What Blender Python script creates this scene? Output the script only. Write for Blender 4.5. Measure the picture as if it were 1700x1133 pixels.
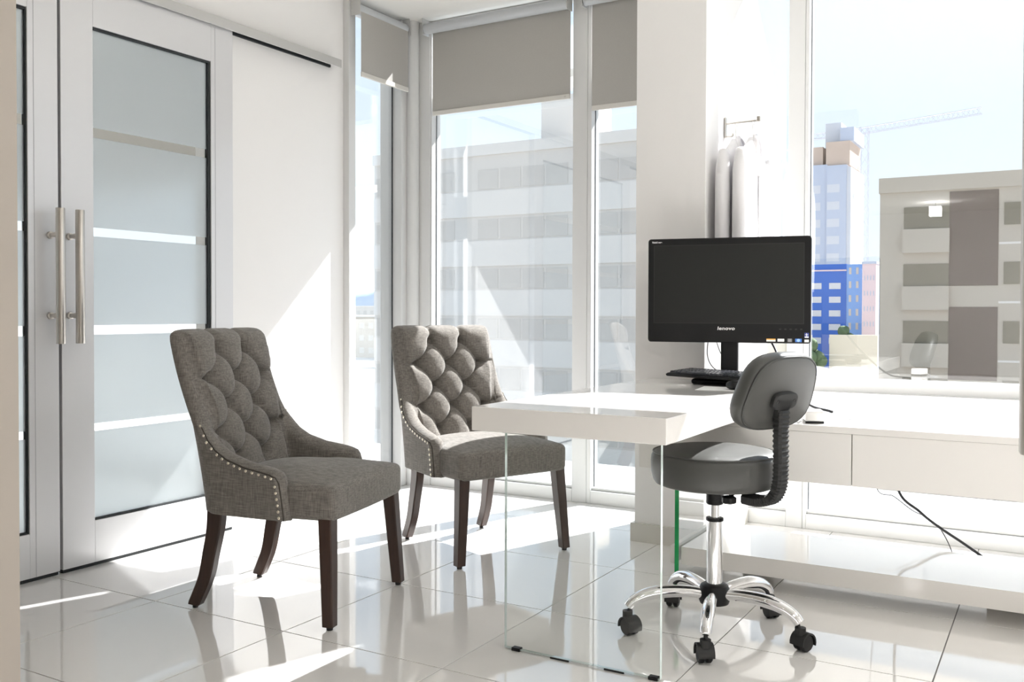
import bpy, bmesh, math, random
from mathutils import Vector, Matrix
random.seed(7)
for _o in list(bpy.data.objects):
    bpy.data.objects.remove(_o)
C = bpy.context.scene.collection
SC = bpy.context.scene
PI = math.pi
R = math.radians

# ------------------------------------------------------------------ camera
cam_d = bpy.data.cameras.new('camera')
cam = bpy.data.objects.new('camera', cam_d)
C.objects.link(cam)
SC.camera = cam
_yaw, _pitch, _roll = -0.52928623, -0.0171611, 0.00262861
_f = Vector((math.sin(_yaw) * math.cos(_pitch), math.cos(_yaw) * math.cos(_pitch), math.sin(_pitch)))
_r0 = Vector((math.cos(_yaw), -math.sin(_yaw), 0))
_u0 = _r0.cross(_f)
_r = _r0 * math.cos(_roll) + _u0 * math.sin(_roll)
_u = _r.cross(_f)
_m = Matrix((( _r.x, _u.x, -_f.x, 0), (_r.y, _u.y, -_f.y, 0), (_r.z, _u.z, -_f.z, 1.0), (0, 0, 0, 1)))
cam.matrix_world = _m
cam_d.sensor_width = 36
cam_d.lens = 36 * 1558.57 / 1700
cam_d.shift_y = -22.18 / 1700
cam_d.clip_start = 0.05
cam_d.clip_end = 5000

# ------------------------------------------------------------------ world, sun, exposure
world = bpy.data.worlds.new('sky')
SC.world = world
world.use_nodes = True
_nt = world.node_tree
_bg = _nt.nodes['Background']
_tc = _nt.nodes.new('ShaderNodeTexCoord')
_sep = _nt.nodes.new('ShaderNodeSeparateXYZ')
_ramp = _nt.nodes.new('ShaderNodeValToRGB')
_nt.links.new(_tc.outputs['Generated'], _sep.inputs[0])
_nt.links.new(_sep.outputs['Z'], _ramp.inputs[0])
_ramp.color_ramp.elements[0].position = 0.0
_ramp.color_ramp.elements[0].color = (0.86, 0.94, 1.0, 1)
_ramp.color_ramp.elements[1].position = 0.7
_ramp.color_ramp.elements[1].color = (0.50, 0.72, 1.0, 1)
_nt.links.new(_ramp.outputs[0], _bg.inputs['Color'])
_bg.inputs['Strength'].default_value = 0.79
sun_d = bpy.data.lights.new('sun', 'SUN')
sun = bpy.data.objects.new('sun', sun_d)
C.objects.link(sun)
sun.rotation_euler = Vector((-0.357, -1.0, -0.97)).to_track_quat('-Z', 'Y').to_euler()
sun.location = (20, 60, 58)
sun_d.energy = 12.5
sun_d.color = (1.0, 0.985, 0.965)
sun_d.angle = R(0.55)
vs = SC.view_settings
vs.view_transform = 'Standard'
vs.look = 'None'
vs.gamma = 1.0
vs.use_curve_mapping = False
vs.exposure = 0.84
SC.cycles.use_denoising = True
SC.cycles.max_bounces = 14
SC.cycles.diffuse_bounces = 8
SC.cycles.glossy_bounces = 6
SC.cycles.transmission_bounces = 10
SC.cycles.transparent_max_bounces = 24
SC.cycles.sample_clamp_indirect = 8.0
SC.cycles.caustics_reflective = False
SC.cycles.caustics_refractive = False

# ------------------------------------------------------------------ helpers
def prop(o, label=None, cat=None, group=None, kind=None):
    if label: o['label'] = label
    if cat: o['category'] = cat
    if group: o['group'] = group
    if kind: o['kind'] = kind
    return o

def empty(name, loc=(0, 0, 0), rz=0.0, label=None, cat=None, group=None, kind=None):
    o = bpy.data.objects.new(name, None)
    C.objects.link(o)
    o.location = loc
    o.rotation_euler = (0, 0, rz)
    o.empty_display_size = 0.1
    return prop(o, label, cat, group, kind)

def link_mesh(name, me, mat, parent=None, smooth=False, loc=None, rot=None):
    o = bpy.data.objects.new(name, me)
    C.objects.link(o)
    if mat is not None and len(me.materials) == 0:
        me.materials.append(mat)
    if smooth:
        for p in me.polygons:
            p.use_smooth = True
    if parent is not None: o.parent = parent
    if loc is not None: o.location = loc
    if rot is not None: o.rotation_euler = rot
    return o

class MB:
    """collects shapes into one mesh"""
    def __init__(self):
        self.v = []
        self.f = []
    def add(self, vs, fs):
        n = len(self.v)
        self.v += [tuple(p) for p in vs]
        self.f += [tuple(i + n for i in f) for f in fs]
        return self
    def box(self, x0, x1, y0, y1, z0, z1, b=0.0):
        if b <= 0:
            vs = [(x0, y0, z0), (x1, y0, z0), (x1, y1, z0), (x0, y1, z0), (x0, y0, z1), (x1, y0, z1), (x1, y1, z1), (x0, y1, z1)]
            return self.add(vs, [(0, 3, 2, 1), (4, 5, 6, 7), (0, 1, 5, 4), (1, 2, 6, 5), (2, 3, 7, 6), (3, 0, 4, 7)])
        bm = bmesh.new()
        bmesh.ops.create_cube(bm, size=1)
        for v in bm.verts:
            v.co = Vector((x0 + (v.co.x + .5) * (x1 - x0), y0 + (v.co.y + .5) * (y1 - y0), z0 + (v.co.z + .5) * (z1 - z0)))
        bmesh.ops.bevel(bm, geom=list(bm.edges), offset=b, segments=2, affect='EDGES', profile=0.5)
        return self.bm(bm)
    def bm(self, bm, mat=None):
        bm.verts.ensure_lookup_table()
        bm.verts.index_update()
        vs = [(mat @ v.co if mat else v.co.copy()) for v in bm.verts]
        fs = [[v.index for v in f.verts] for f in bm.faces]
        bm.free()
        return self.add(vs, fs)
    def rings(self, rings, cap=True, closed=True):
        """loft a list of equal-length rings"""
        n = len(rings[0])
        vs = [p for r in rings for p in r]
        fs = []
        for i in range(len(rings) - 1):
            for j in range(n if closed else n - 1):
                k = (j + 1) % n
                fs.append((i * n + j, i * n + k, (i + 1) * n + k, (i + 1) * n + j))
        if cap:
            fs.append(tuple(reversed(range(n))))
            fs.append(tuple(range((len(rings) - 1) * n, len(rings) * n)))
        return self.add(vs, fs)
    def tube(self, pts, rad, n=10, cap=True, flat=None):
        pts = [Vector(p) for p in pts]
        rs = rad if isinstance(rad, (list, tuple)) else [rad] * len(pts)
        rings = []
        up = None
        for i, p in enumerate(pts):
            t = (pts[min(i + 1, len(pts) - 1)] - pts[max(i - 1, 0)]).normalized()
            if up is None:
                up = Vector((0, 0, 1)) if abs(t.z) < 0.9 else Vector((1, 0, 0))
            side = t.cross(up)
            if side.length < 1e-5:
                side = t.cross(Vector((0, 1, 0)))
            side.normalize()
            up = side.cross(t).normalized()
            fl = flat if flat else 1.0
            rings.append([p + side * (rs[i] * math.cos(2 * PI * k / n)) + up * (rs[i] * fl * math.sin(2 * PI * k / n)) for k in range(n)])
        return self.rings(rings, cap)
    def lathe(self, prof, c=(0, 0, 0), n=24, axis='z', cap=True):
        rings = []
        for r, h in prof:
            ring = []
            for k in range(n):
                a = 2 * PI * k / n
                x, y = r * math.cos(a), r * math.sin(a)
                if axis == 'z': q = (c[0] + x, c[1] + y, c[2] + h)
                elif axis == 'x': q = (c[0] + h, c[1] + x, c[2] + y)
                else: q = (c[0] + y, c[1] + h, c[2] + x)
                ring.append(q)
            rings.append(ring)
        return self.rings(rings, cap)
    def prism(self, poly, z0, z1):
        n = len(poly)
        vs = [(x, y, z0) for x, y in poly] + [(x, y, z1) for x, y in poly]
        fs = [tuple(reversed(range(n))), tuple(range(n, 2 * n))] + [(i, (i + 1) % n, n + (i + 1) % n, n + i) for i in range(n)]
        return self.add(vs, fs)
    def rbox(self, c, h, r, n=(8, 8, 6), fn=None):
        """rounded cuboid: centre c, half sizes h, radius r; fn warps each point"""
        bm = bmesh.new()
        bmesh.ops.create_cube(bm, size=2)
        bmesh.ops.subdivide_edges(bm, edges=list(bm.edges), cuts=max(n), use_grid_fill=True)
        for v in bm.verts:
            p = v.co
            # spend more rows near the rim
            q = Vector([math.copysign(1 - (1 - abs(t)) ** 1.7, t) for t in p])
            q = Vector((q.x * h[0], q.y * h[1], q.z * h[2]))
            core = Vector([max(-h[i] + r, min(h[i] - r, q[i])) for i in range(3)])
            d = q - core
            if d.length > 1e-9:
                q = core + d.normalized() * r
            if fn: q = fn(q)
            v.co = q + Vector(c)
        return self.bm(bm)
    def mesh(self, name):
        me = bpy.data.meshes.new(name)
        me.from_pydata(self.v, [], self.f)
        me.update()
        bm = bmesh.new()
        bm.from_mesh(me)
        bmesh.ops.recalc_face_normals(bm, faces=list(bm.faces))
        bm.to_mesh(me)
        bm.free()
        return me
    def build(self, name, mat, parent=None, smooth=False, **k):
        o = link_mesh(name, self.mesh(name), mat, parent, smooth, **k)
        if smooth == 'auto':
            sharp(o)
        return o

def sharp(o, ang=35):
    me = o.data
    bm = bmesh.new()
    bm.from_mesh(me)
    for e in bm.edges:
        if len(e.link_faces) == 2 and e.calc_face_angle(0) > R(ang):
            e.smooth = False
    bm.to_mesh(me)
    bm.free()

def bez(pts, n=10):
    """Catmull-Rom through pts"""
    P = [Vector(p) for p in pts]
    P = [P[0] * 2 - P[1]] + P + [P[-1] * 2 - P[-2]]
    out = []
    for i in range(1, len(P) - 2):
        for k in range(n):
            t = k / n
            a, b, c, d = P[i - 1], P[i], P[i + 1], P[i + 2]
            out.append(0.5 * ((2 * b) + (c - a) * t + (2 * a - 5 * b + 4 * c - d) * t * t + (3 * b - a - 3 * c + d) * t ** 3))
    out.append(P[-2])
    return out

def struct(name, mb, mat, label, cat, parent=None, **k):
    o = mb.build(name, mat, parent, **k)
    if parent is None:
        prop(o, label, cat, None, 'structure')
    return o

# ------------------------------------------------------------------ materials
MATS = {}
def pmat(name, col, rough=0.5, metal=0.0, spec=0.5, noise=None, bump=None, coat=0.0, ior=1.5, sheen=0.0):
    """principled material; noise=(scale, amount) varies the colour; bump=(scale, strength)"""
    m = bpy.data.materials.new(name)
    m.use_nodes = True
    nt = m.node_tree
    p = nt.nodes['Principled BSDF']
    p.inputs['Base Color'].default_value = (*col, 1)
    p.inputs['Roughness'].default_value = rough
    p.inputs['Metallic'].default_value = metal
    p.inputs['Specular IOR Level'].default_value = spec
    p.inputs['IOR'].default_value = ior
    p.inputs['Coat Weight'].default_value = coat
    p.inputs['Coat Roughness'].default_value = 0.03
    p.inputs['Sheen Weight'].default_value = sheen
    tc = nt.nodes.new('ShaderNodeTexCoord')
    if noise:
        n = nt.nodes.new('ShaderNodeTexNoise')
        n.inputs['Scale'].default_value = noise[0]
        n.inputs['Detail'].default_value = 4
        mx = nt.nodes.new('ShaderNodeMix'); mx.data_type = 'RGBA'
        mx.inputs[6].default_value = (*[c * (1 - noise[1]) for c in col], 1)
        mx.inputs[7].default_value = (*[min(1, c * (1 + noise[1])) for c in col], 1)
        nt.links.new(tc.outputs['Object'], n.inputs['Vector'])
        nt.links.new(n.outputs['Fac'], mx.inputs[0])
        nt.links.new(mx.outputs[2], p.inputs['Base Color'])
    if bump:
        n2 = nt.nodes.new('ShaderNodeTexNoise')
        n2.inputs['Scale'].default_value = bump[0]
        b = nt.nodes.new('ShaderNodeBump')
        b.inputs['Strength'].default_value = bump[1]
        b.inputs['Distance'].default_value = 0.002
        nt.links.new(tc.outputs['Object'], n2.inputs['Vector'])
        nt.links.new(n2.outputs['Fac'], b.inputs['Height'])
        nt.links.new(b.outputs[0], p.inputs['Normal'])
    MATS[name] = m
    return m

def glass_mat(name, tint, base, gain=1.0, rough=0.0):
    """thin architectural glass: see-through mixed with a mirror reflection by Fresnel"""
    m = bpy.data.materials.new(name)
    m.use_nodes = True
    nt = m.node_tree
    nt.nodes.clear()
    out = nt.nodes.new('ShaderNodeOutputMaterial')
    mix = nt.nodes.new('ShaderNodeMixShader')
    tr = nt.nodes.new('ShaderNodeBsdfTransparent')
    gl = nt.nodes.new('ShaderNodeBsdfGlossy')
    lw = nt.nodes.new('ShaderNodeLayerWeight')
    lw.inputs['Blend'].default_value = 0.5
    fr = nt.nodes.new('ShaderNodeMath'); fr.operation = 'POWER'
    fr.inputs[1].default_value = 4.0
    nt.links.new(lw.outputs['Facing'], fr.inputs[0])
    ma = nt.nodes.new('ShaderNodeMath'); ma.operation = 'MULTIPLY_ADD'
    ma.inputs[1].default_value = gain
    ma.inputs[2].default_value = base
    ma.use_clamp = True
    tr.inputs['Color'].default_value = (*tint, 1)
    gl.inputs['Roughness'].default_value = rough
    gl.inputs['Color'].default_value = (1, 1, 1, 1)
    nt.links.new(fr.outputs[0], ma.inputs[0])
    nt.links.new(ma.outputs[0], mix.inputs[0])
    nt.links.new(tr.outputs[0], mix.inputs[1])
    nt.links.new(gl.outputs[0], mix.inputs[2])
    nt.links.new(mix.outputs[0], out.inputs[0])
    MATS[name] = m
    return m

def frosted_mat(name):
    """white etched film: scatters what stands behind it"""
    m = bpy.data.materials.new(name)
    m.use_nodes = True
    nt = m.node_tree
    nt.nodes.clear()
    out = nt.nodes.new('ShaderNodeOutputMaterial')
    tl = nt.nodes.new('ShaderNodeBsdfTranslucent'); tl.inputs['Color'].default_value = (.92, .96, .99, 1)
    df = nt.nodes.new('ShaderNodeBsdfDiffuse'); df.inputs['Color'].default_value = (.60, .63, .64, 1)
    rf = nt.nodes.new('ShaderNodeBsdfRefraction'); rf.inputs['IOR'].default_value = 1.12
    rf.inputs['Roughness'].default_value = 0.55; rf.inputs['Color'].default_value = (.92, .96, .97, 1)
    gl = nt.nodes.new('ShaderNodeBsdfGlossy'); gl.inputs['Roughness'].default_value = 0.12
    a = nt.nodes.new('ShaderNodeMixShader'); a.inputs[0].default_value = 0.30
    b = nt.nodes.new('ShaderNodeMixShader'); b.inputs[0].default_value = 0.45
    c = nt.nodes.new('ShaderNodeMixShader'); c.inputs[0].default_value = 0.05
    nt.links.new(tl.outputs[0], a.inputs[1]); nt.links.new(df.outputs[0], a.inputs[2])
    nt.links.new(a.outputs[0], b.inputs[1]); nt.links.new(rf.outputs[0], b.inputs[2])
    nt.links.new(b.outputs[0], c.inputs[1]); nt.links.new(gl.outputs[0], c.inputs[2])
    nt.links.new(c.outputs[0], out.inputs[0])
    MATS[name] = m
    return m

def fabric_mat(name, dark, light):
    """woven linen: threads of two tones crossing each other"""
    m = bpy.data.materials.new(name)
    m.use_nodes = True
    nt = m.node_tree
    p = nt.nodes['Principled BSDF']
    p.inputs['Roughness'].default_value = 0.92
    p.inputs['Specular IOR Level'].default_value = 0.15
    p.inputs['Sheen Weight'].default_value = 0.25
    p.inputs['Sheen Roughness'].default_value = 0.5
    tc = nt.nodes.new('ShaderNodeTexCoord')
    facs = []
    for sc in ((330, 330, 26), (26, 60, 330)):
        mp = nt.nodes.new('ShaderNodeMapping')
        mp.inputs['Scale'].default_value = sc
        n = nt.nodes.new('ShaderNodeTexNoise')
        n.inputs['Scale'].default_value = 1.0
        n.inputs['Detail'].default_value = 2
        nt.links.new(tc.outputs['Object'], mp.inputs[0])
        nt.links.new(mp.outputs[0], n.inputs['Vector'])
        facs.append(n.outputs['Fac'])
    ad = nt.nodes.new('ShaderNodeMath'); ad.operation = 'ADD'
    nt.links.new(facs[0], ad.inputs[0]); nt.links.new(facs[1], ad.inputs[1])
    mr = nt.nodes.new('ShaderNodeMapRange')
    mr.inputs[1].default_value = 0.72; mr.inputs[2].default_value = 1.28
    nt.links.new(ad.outputs[0], mr.inputs[0])
    mx = nt.nodes.new('ShaderNodeMix'); mx.data_type = 'RGBA'
    mx.inputs[6].default_value = (*dark, 1); mx.inputs[7].default_value = (*light, 1)
    nt.links.new(mr.outputs[0], mx.inputs[0])
    nt.links.new(mx.outputs[2], p.inputs['Base Color'])
    b = nt.nodes.new('ShaderNodeBump'); b.inputs['Strength'].default_value = 0.25; b.inputs['Distance'].default_value = 0.001
    nt.links.new(ad.outputs[0], b.inputs['Height'])
    nt.links.new(b.outputs[0], p.inputs['Normal'])
    MATS[name] = m
    return m

def wood_mat(name, dark, light, rough=0.35):
    m = bpy.data.materials.new(name)
    m.use_nodes = True
    nt = m.node_tree
    p = nt.nodes['Principled BSDF']
    p.inputs['Roughness'].default_value = rough
    tc = nt.nodes.new('ShaderNodeTexCoord')
    mp = nt.nodes.new('ShaderNodeMapping'); mp.inputs['Scale'].default_value = (90, 90, 7)
    n = nt.nodes.new('ShaderNodeTexNoise'); n.inputs['Scale'].default_value = 1; n.inputs['Detail'].default_value = 5
    mx = nt.nodes.new('ShaderNodeMix'); mx.data_type = 'RGBA'
    mx.inputs[6].default_value = (*dark, 1); mx.inputs[7].default_value = (*light, 1)
    nt.links.new(tc.outputs['Object'], mp.inputs[0]); nt.links.new(mp.outputs[0], n.inputs['Vector'])
    nt.links.new(n.outputs['Fac'], mx.inputs[0]); nt.links.new(mx.outputs[2], p.inputs['Base Color'])
    MATS[name] = m
    return m

def emit_mat(name, col, s):
    m = bpy.data.materials.new(name)
    m.use_nodes = True
    nt = m.node_tree
    nt.nodes.clear()
    out = nt.nodes.new('ShaderNodeOutputMaterial')
    e = nt.nodes.new('ShaderNodeEmission')
    e.inputs[0].default_value = (*col, 1); e.inputs[1].default_value = s
    nt.links.new(e.outputs[0], out.inputs[0])
    return m

M_wall = pmat('wall_paint', (.85, .838, .83), .55, noise=(3, .012), bump=(300, .05))
M_wall_shade = pmat('wall_paint_shaded', (.47, .42, .37), .6, noise=(3, .02))  # white wall colour darkened to beige for the shade on the jamb
M_ceil = pmat('ceiling_paint', (.84, .83, .80), .7, noise=(2, .01))
M_tile = pmat('porcelain_tile', (.84, .825, .805), .045, spec=.6, noise=(2.2, .02), ior=1.58, coat=.4)
M_skirt = pmat('skirting_tile', (.66, .645, .60), .12, noise=(4, .03))
M_grout = pmat('grout', (.17, .165, .16), .8, noise=(20, .1))
M_alu = pmat('window_aluminium', (.66, .66, .655), .35, metal=.0, noise=(5, .01))
M_alu_sh = pmat('anodised_track', (.58, .575, .565), .35, metal=.35, noise=(9, .02))
M_door = pmat('door_lacquer', (.73, .73, .745), .30, metal=.25, noise=(3, .015))
M_gask = pmat('grey_gasket', (.09, .10, .11), .6, noise=(30, .2))
M_rubber = pmat('black_gasket', (.015, .018, .02), .6, noise=(30, .2))
M_steel = pmat('brushed_steel', (.62, .59, .55), .32, metal=1, noise=(60, .06))
M_chrome = pmat('chrome', (.86, .86, .87), .05, metal=1, noise=(9, .02))
M_blind = pmat('blind_fabric', (.43, .415, .39), .85, noise=(220, .05))
M_roller = pmat('roller_tube_grey', (.52, .54, .56), .5, noise=(8, .02))
M_bar = pmat('blind_bar', (.66, .64, .60), .5, noise=(8, .02))
M_gloss = pmat('white_gloss_lacquer', (.87, .85, .825), .07, noise=(1.5, .01), coat=.3)
M_black = pmat('black_plastic', (.007, .007, .0075), .4, spec=.3, noise=(40, .15))
M_blackm = pmat('matt_black_plastic', (.018, .018, .018), .6, noise=(40, .15))
M_screen = pmat('dark_screen', (.016, .017, .016), .35, spec=.3, noise=(2, .05))
M_key = pmat('keycap', (.04, .042, .05), .28, noise=(50, .2))
M_vinyl = pmat('grey_vinyl', (.060, .060, .056), .42, noise=(7, .06), bump=(500, .15))
M_pipe = pmat('vinyl_piping', (.035, .035, .033), .5, noise=(20, .1))
M_linen = fabric_mat('grey_linen', (.126, .114, .102), (.258, .238, .215))
M_seam = pmat('dark_seam', (.055, .048, .04), .9, noise=(40, .2))
M_nail = pmat('nailhead_metal', (.80, .74, .62), .22, metal=1, noise=(30, .1))
M_walnut = wood_mat('dark_walnut', (.022, .010, .007), (.062, .032, .022))
M_coat = pmat('white_cotton', (.82, .81, .83), .9, noise=(8, .03), bump=(400, .2))
M_paper = pmat('paper', (.88, .88, .87), .6, noise=(5, .01))
M_white = pmat('white_plastic', (.82, .81, .79), .35, noise=(8, .02))
M_cable = pmat('cable_rubber', (.012, .012, .014), .5, noise=(60, .2))
M_cablew = pmat('grey_cable', (.45, .45, .47), .5, noise=(60, .1))
M_win = glass_mat('window_glass', (.97, .98, .985), .15, .8)
M_clear = glass_mat('clear_glass', (.985, .995, .99), .02, .9)
M_green = pmat('glass_edge_green', (.01, .36, .10), .05, noise=(25, .35))
M_edge = pmat('glass_edge_pale', (.62, .70, .68), .08, noise=(14, .25))
M_frost = frosted_mat('frosted_film')
M_lamp = emit_mat('lamp_panel', (1, .975, .95), 13.0)

# ------------------------------------------------------------------ room shell
ZC = 2.655
XL = -3.30
YW = 4.41
fl = MB().box(-3.42, 2.7, -8.2, 4.50, -.25, -.0025)
FLOOR = struct('floor', fl, M_grout, 'glossy cream porcelain tile floor with thin dark joints', 'floor')
P = .598
xs = [-.29 + P * k for k in range(-6, 6)]
ys = [3.352 + P * k for k in range(-5, 2)]
_full = {}
def tile(x0, x1, y0, y1):
    key = (round(x1 - x0, 3), round(y1 - y0, 3))
    if key not in _full:
        w, d = (x1 - x0) / 2 - .0017, (y1 - y0) / 2 - .0017
        _full[key] = MB().box(-w, w, -d, d, -.006, 0, b=.0008).mesh('tile')
        _full[key].materials.append(M_tile)
    o = link_mesh('tile', _full[key], None, FLOOR, loc=((x0 + x1) / 2, (y0 + y1) / 2, 0))
for i in range(len(xs) - 1):
    for j in range(len(ys)):
        x0, x1 = max(xs[i], XL), min(xs[i + 1], 2.6)
        y0 = ys[j]
        y1 = min(y0 + P, 4.50)
        if x1 - x0 > .02 and y1 - y0 > .02:
            tile(x0, x1, y0, y1)
struct('floor_hall', MB().box(XL, 2.6, -8, ys[0] - .001, -.006, 0), M_tile, 'cream tiled floor of the open space behind the doorway', 'floor')
struct('floor_side', MB().box(-7.6, XL - .121, -1.1, 3.85, -.25, 0), M_tile, 'pale floor of the room beyond the glass doors', 'floor')
struct('ceiling', MB().box(-3.42, 2.7, -8.2, 4.50, ZC, ZC + .3), M_ceil, 'plain white plaster ceiling', 'ceiling')

struct('ceiling_side', MB().box(-7.6, -3.421, -1.1, 3.85, ZC, ZC + .3), M_ceil, 'white ceiling of the room beyond the glass doors', 'ceiling')
wl = MB()
wl.box(XL - .12, XL, -8, 1.45, 0, ZC)
wl.box(XL - .12, XL, 1.45, 2.98, 2.22, ZC)
wl.box(XL - .12, XL, 2.98, 3.862, 0, ZC)
struct('wall_left', wl, M_wall, 'white painted wall carrying the sliding door track', 'wall')
struct('wall_right', MB().box(2.6, 2.7, -8, 4.50, 0, ZC), M_wall, 'white painted wall at the right end of the room', 'wall')
struct('wall_back', MB().box(1.85, 2.6, YW, 4.50, 0, ZC), M_wall, 'white wall beyond the last window', 'wall')
struct('wall_behind', MB().box(XL, 2.6, -8.1, -8, 0, ZC), M_wall, 'white end wall far behind the doorway', 'wall')
wf = MB()
wf.box(-3.3, -1.4525, .80, .905, 0, ZC)
struct('wall_front', wf, M_wall_shade, 'out of focus wall edge at the left foreground, shade painted in as beige', 'wall')
struct('wall_front_header', MB().box(1.6, 2.6, .80, .905, 0, ZC), M_wall, 'white wall right of the doorway', 'wall')
ws = MB()
ws.box(-7.6, -7.5, -1, 3.84, 0, ZC)
ws.box(-7.5, XL - .12, -1.1, -1, 0, ZC)
struct('wall_side', ws, M_wall, 'pale walls of the room beyond the glass doors', 'wall')
# pillar
struct('wall_pillar', MB().box(-1.6, -1.288, 3.80, 4.50, 0, ZC, b=.002), M_wall, 'white square pillar between the windows behind the desk', 'pillar')
sk = MB()
sk.prism([(-1.614, 3.786), (-1.274, 3.786), (-1.274, 4.405), (-1.289, 4.405), (-1.289, 3.799), (-1.599, 3.799), (-1.599, 4.405), (-1.614, 4.405)], 0, .08)
struct('baseboard_pillar', sk, M_skirt, 'beige tile skirting around the foot of the white pillar', 'skirting')

# ------------------------------------------------------------------ windows
GY = 4.462
def win_back(name, x0, x1, label, left=0.0, right=0.0, transom=None, z_top=2.62, YW=YW):
    GY = YW + .052
    YE = YW + .09
    w = empty(name, ((x0 + x1) / 2, YW + .045, 0), 0, label, 'window', None, 'structure')
    ox, oy = (x0 + x1) / 2, YW + .045
    def part(nm, a, b, c, d, e, f, mat, bev=.003):
        return MB().box(a - ox, b - ox, c - oy, d - oy, e, f, b=bev).build(nm, mat, w)
    gx0, gx1 = x0 + left, x1 - right
    if left: part('frame_post', x0, gx0, YW, YE, 0, ZC - .001, M_alu)
    if right: part('frame_post', gx1, x1, YW, YE, 0, ZC - .001, M_alu)
    part('bottom_rail', gx0, gx1, YW, YE, 0, .068, M_alu)
    part('glazing_bead', gx0, gx1, YW + .02, GY - .006, .069, .082, M_alu, .002)
    part('top_rail', gx0, gx1, YW + .004, YE, z_top, ZC - .001, M_alu)
    segs = [(.069, z_top)]
    if transom:
        part('transom', gx0, gx1, YW + .004, YE, transom[0], transom[1], M_alu)
        segs = [(.069, transom[0]), (transom[1], z_top)]
    for a, b in segs:
        part('pane', gx0 - .004, gx1 + .004, GY, GY + .006, a, b, M_win, 0)
        if left: part('gasket', gx0, gx0 + .0028, GY - .007, GY - .001, a, b, M_gask, 0)
        part('gasket', gx1 - .0028, gx1, GY - .007, GY - .001, a, b, M_gask, 0)
    return w

w1 = empty('window_1', (XL + .03, 4.08, 0), 0, 'narrow full height side window next to the corner post', 'window', None, 'structure')
def p1(nm, x0, x1, y0, y1, z0, z1, mat, bev=.003):
    return MB().box(x0 - XL - .03, x1 - XL - .03, y0 - 4.08, y1 - 4.08, z0, z1, b=bev).build(nm, mat, w1)
p1('frame_post', -3.40, -3.262, 3.863, 3.918, 0, ZC - .001, M_alu)
p1('bottom_rail', -3.37, -3.265, 3.919, 4.298, 0, .068, M_alu)
p1('top_rail', -3.37, -3.27, 3.919, 4.298, 2.62, ZC - .001, M_alu)
p1('pane', -3.318, -3.312, 3.915, 4.302, .069, 2.62, M_win, 0)
p1('gasket', -3.311, -3.305, 4.292, 4.297, .069, 2.62, M_rubber, 0)
cp = MB()
cp.box(-3.40, -3.245, 4.30, 4.50, 0, ZC - .001, b=.004)
cp.lathe([(.036, 0), (.036, ZC - .001)], c=(-3.222, 4.376, 0), n=28)
cp.box(-3.246, -3.122, 4.404, 4.50, 0, ZC - .001, b=.004)
struct('trim_1', cp, M_alu, 'grey metal corner post where the two glass walls meet', 'post')
win_back('window_2', -3.121, -2.13, 'tall window left of the mullion with a half lowered grey blind', .006, .085, z_top=2.643)
win_back('window_3', -2.129, -1.601, 'tall narrow window between the mullion and the white pillar', .022, 0, z_top=2.643)
win_back('window_4', -1.287, -1.025, 'narrow window beside the pillar behind the hanging coats', 0, .075, (.64, .70))
win_back('window_5', -1.024, .56, 'wide window above the white counter facing the brown building', .016, .075, (.64, .70))
win_back('window_6', .561, 1.85, 'window at the far right end of the counter', .016, .075, (.64, .70))
# the neighbouring room has the same glass front
win_back('window_7', -5.45, -3.42, 'window of the room beyond the glass doors', .04, .06, YW=3.75)
win_back('window_8', -7.5, -5.451, 'far window of the room beyond the glass doors', .04, .06, YW=3.75)
# unseen fin added outside the two blind windows to cut the sun on the left wall
fin = MB().box(-3.25, -1.66, 4.502, 4.74, 2.255, 2.30, b=.004)
struct('added_fin', fin, M_alu, 'added narrow metal fin, unseen above the blind windows, to shade the left wall', 'sun fin')

struct('wall_side_header', MB().box(-7.5, XL - .121, 3.66, 3.745, 1.72, ZC - .001), M_blind, 'grey bulkhead added above the windows to darken the room beyond the doors', 'wall')  # added to cut daylight and grey the upper door glass

# ------------------------------------------------------------------ outside: ledge, ground, town
M_ledge = pmat('pale_concrete', (.42, .41, .40), .85, noise=(3, .05))
M_ground = pmat('street_ground', (.40, .39, .37), .9, noise=(.08, .12))
M_bw = pmat('render_hazed_grey', (.60, .55, .50), .85, noise=(.3, .03))  # haze and veiling put into the pale colours of the far block
M_bband = pmat('render_hazed_band', (.69, .64, .59), .85, noise=(.3, .03))
M_bwin = pmat('far_window_hazed', (.52, .475, .43), .25, noise=(.5, .1))
M_beigeb = pmat('render_beige', (.44, .375, .30), .85, noise=(.3, .03))
M_brown = pmat('brown_cladding', (.095, .06, .046), .85, noise=(1.2, .06))
M_olive = pmat('far_window_olive', (.14, .115, .07), .3, noise=(.6, .15))
M_blue = pmat('blue_render', (.05, .14, .50), .8, noise=(.3, .04))
M_blue_lit = pmat('sunlit_blue_render', (.22, .38, .72), .8, noise=(.3, .04))
M_pink = pmat('pink_render', (.68, .54, .56), .85, noise=(.3, .04))
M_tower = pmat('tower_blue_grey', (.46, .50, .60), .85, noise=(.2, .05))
M_tower2 = pmat('tower_raw_brick', (.55, .42, .34), .85, noise=(.4, .08))
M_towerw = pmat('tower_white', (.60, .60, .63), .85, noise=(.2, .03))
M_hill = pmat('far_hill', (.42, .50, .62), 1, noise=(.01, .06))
M_leaf = pmat('foliage', (.10, .15, .07), .9, noise=(1.5, .3))
M_crane = pmat('crane_steel', (.50, .50, .56), .6, noise=(2, .05))
M_cream = pmat('cream_wall', (.60, .55, .45), .9, noise=(.4, .04))
GZ = -11.0
struct('ground', MB().box(-1800, 900, 6.2, 2600, GZ - 1, GZ), M_ground, 'pale street level far below the window', 'ground')
struct('ledge', MB().box(-3.42, 3.2, 4.505, 5.95, -.30, -.06, b=.01).box(-9, -3.425, 3.86, 5.95, -.30, -.06, b=.01), M_ledge, 'pale concrete ledge outside at the foot of the windows', 'ledge')

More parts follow.
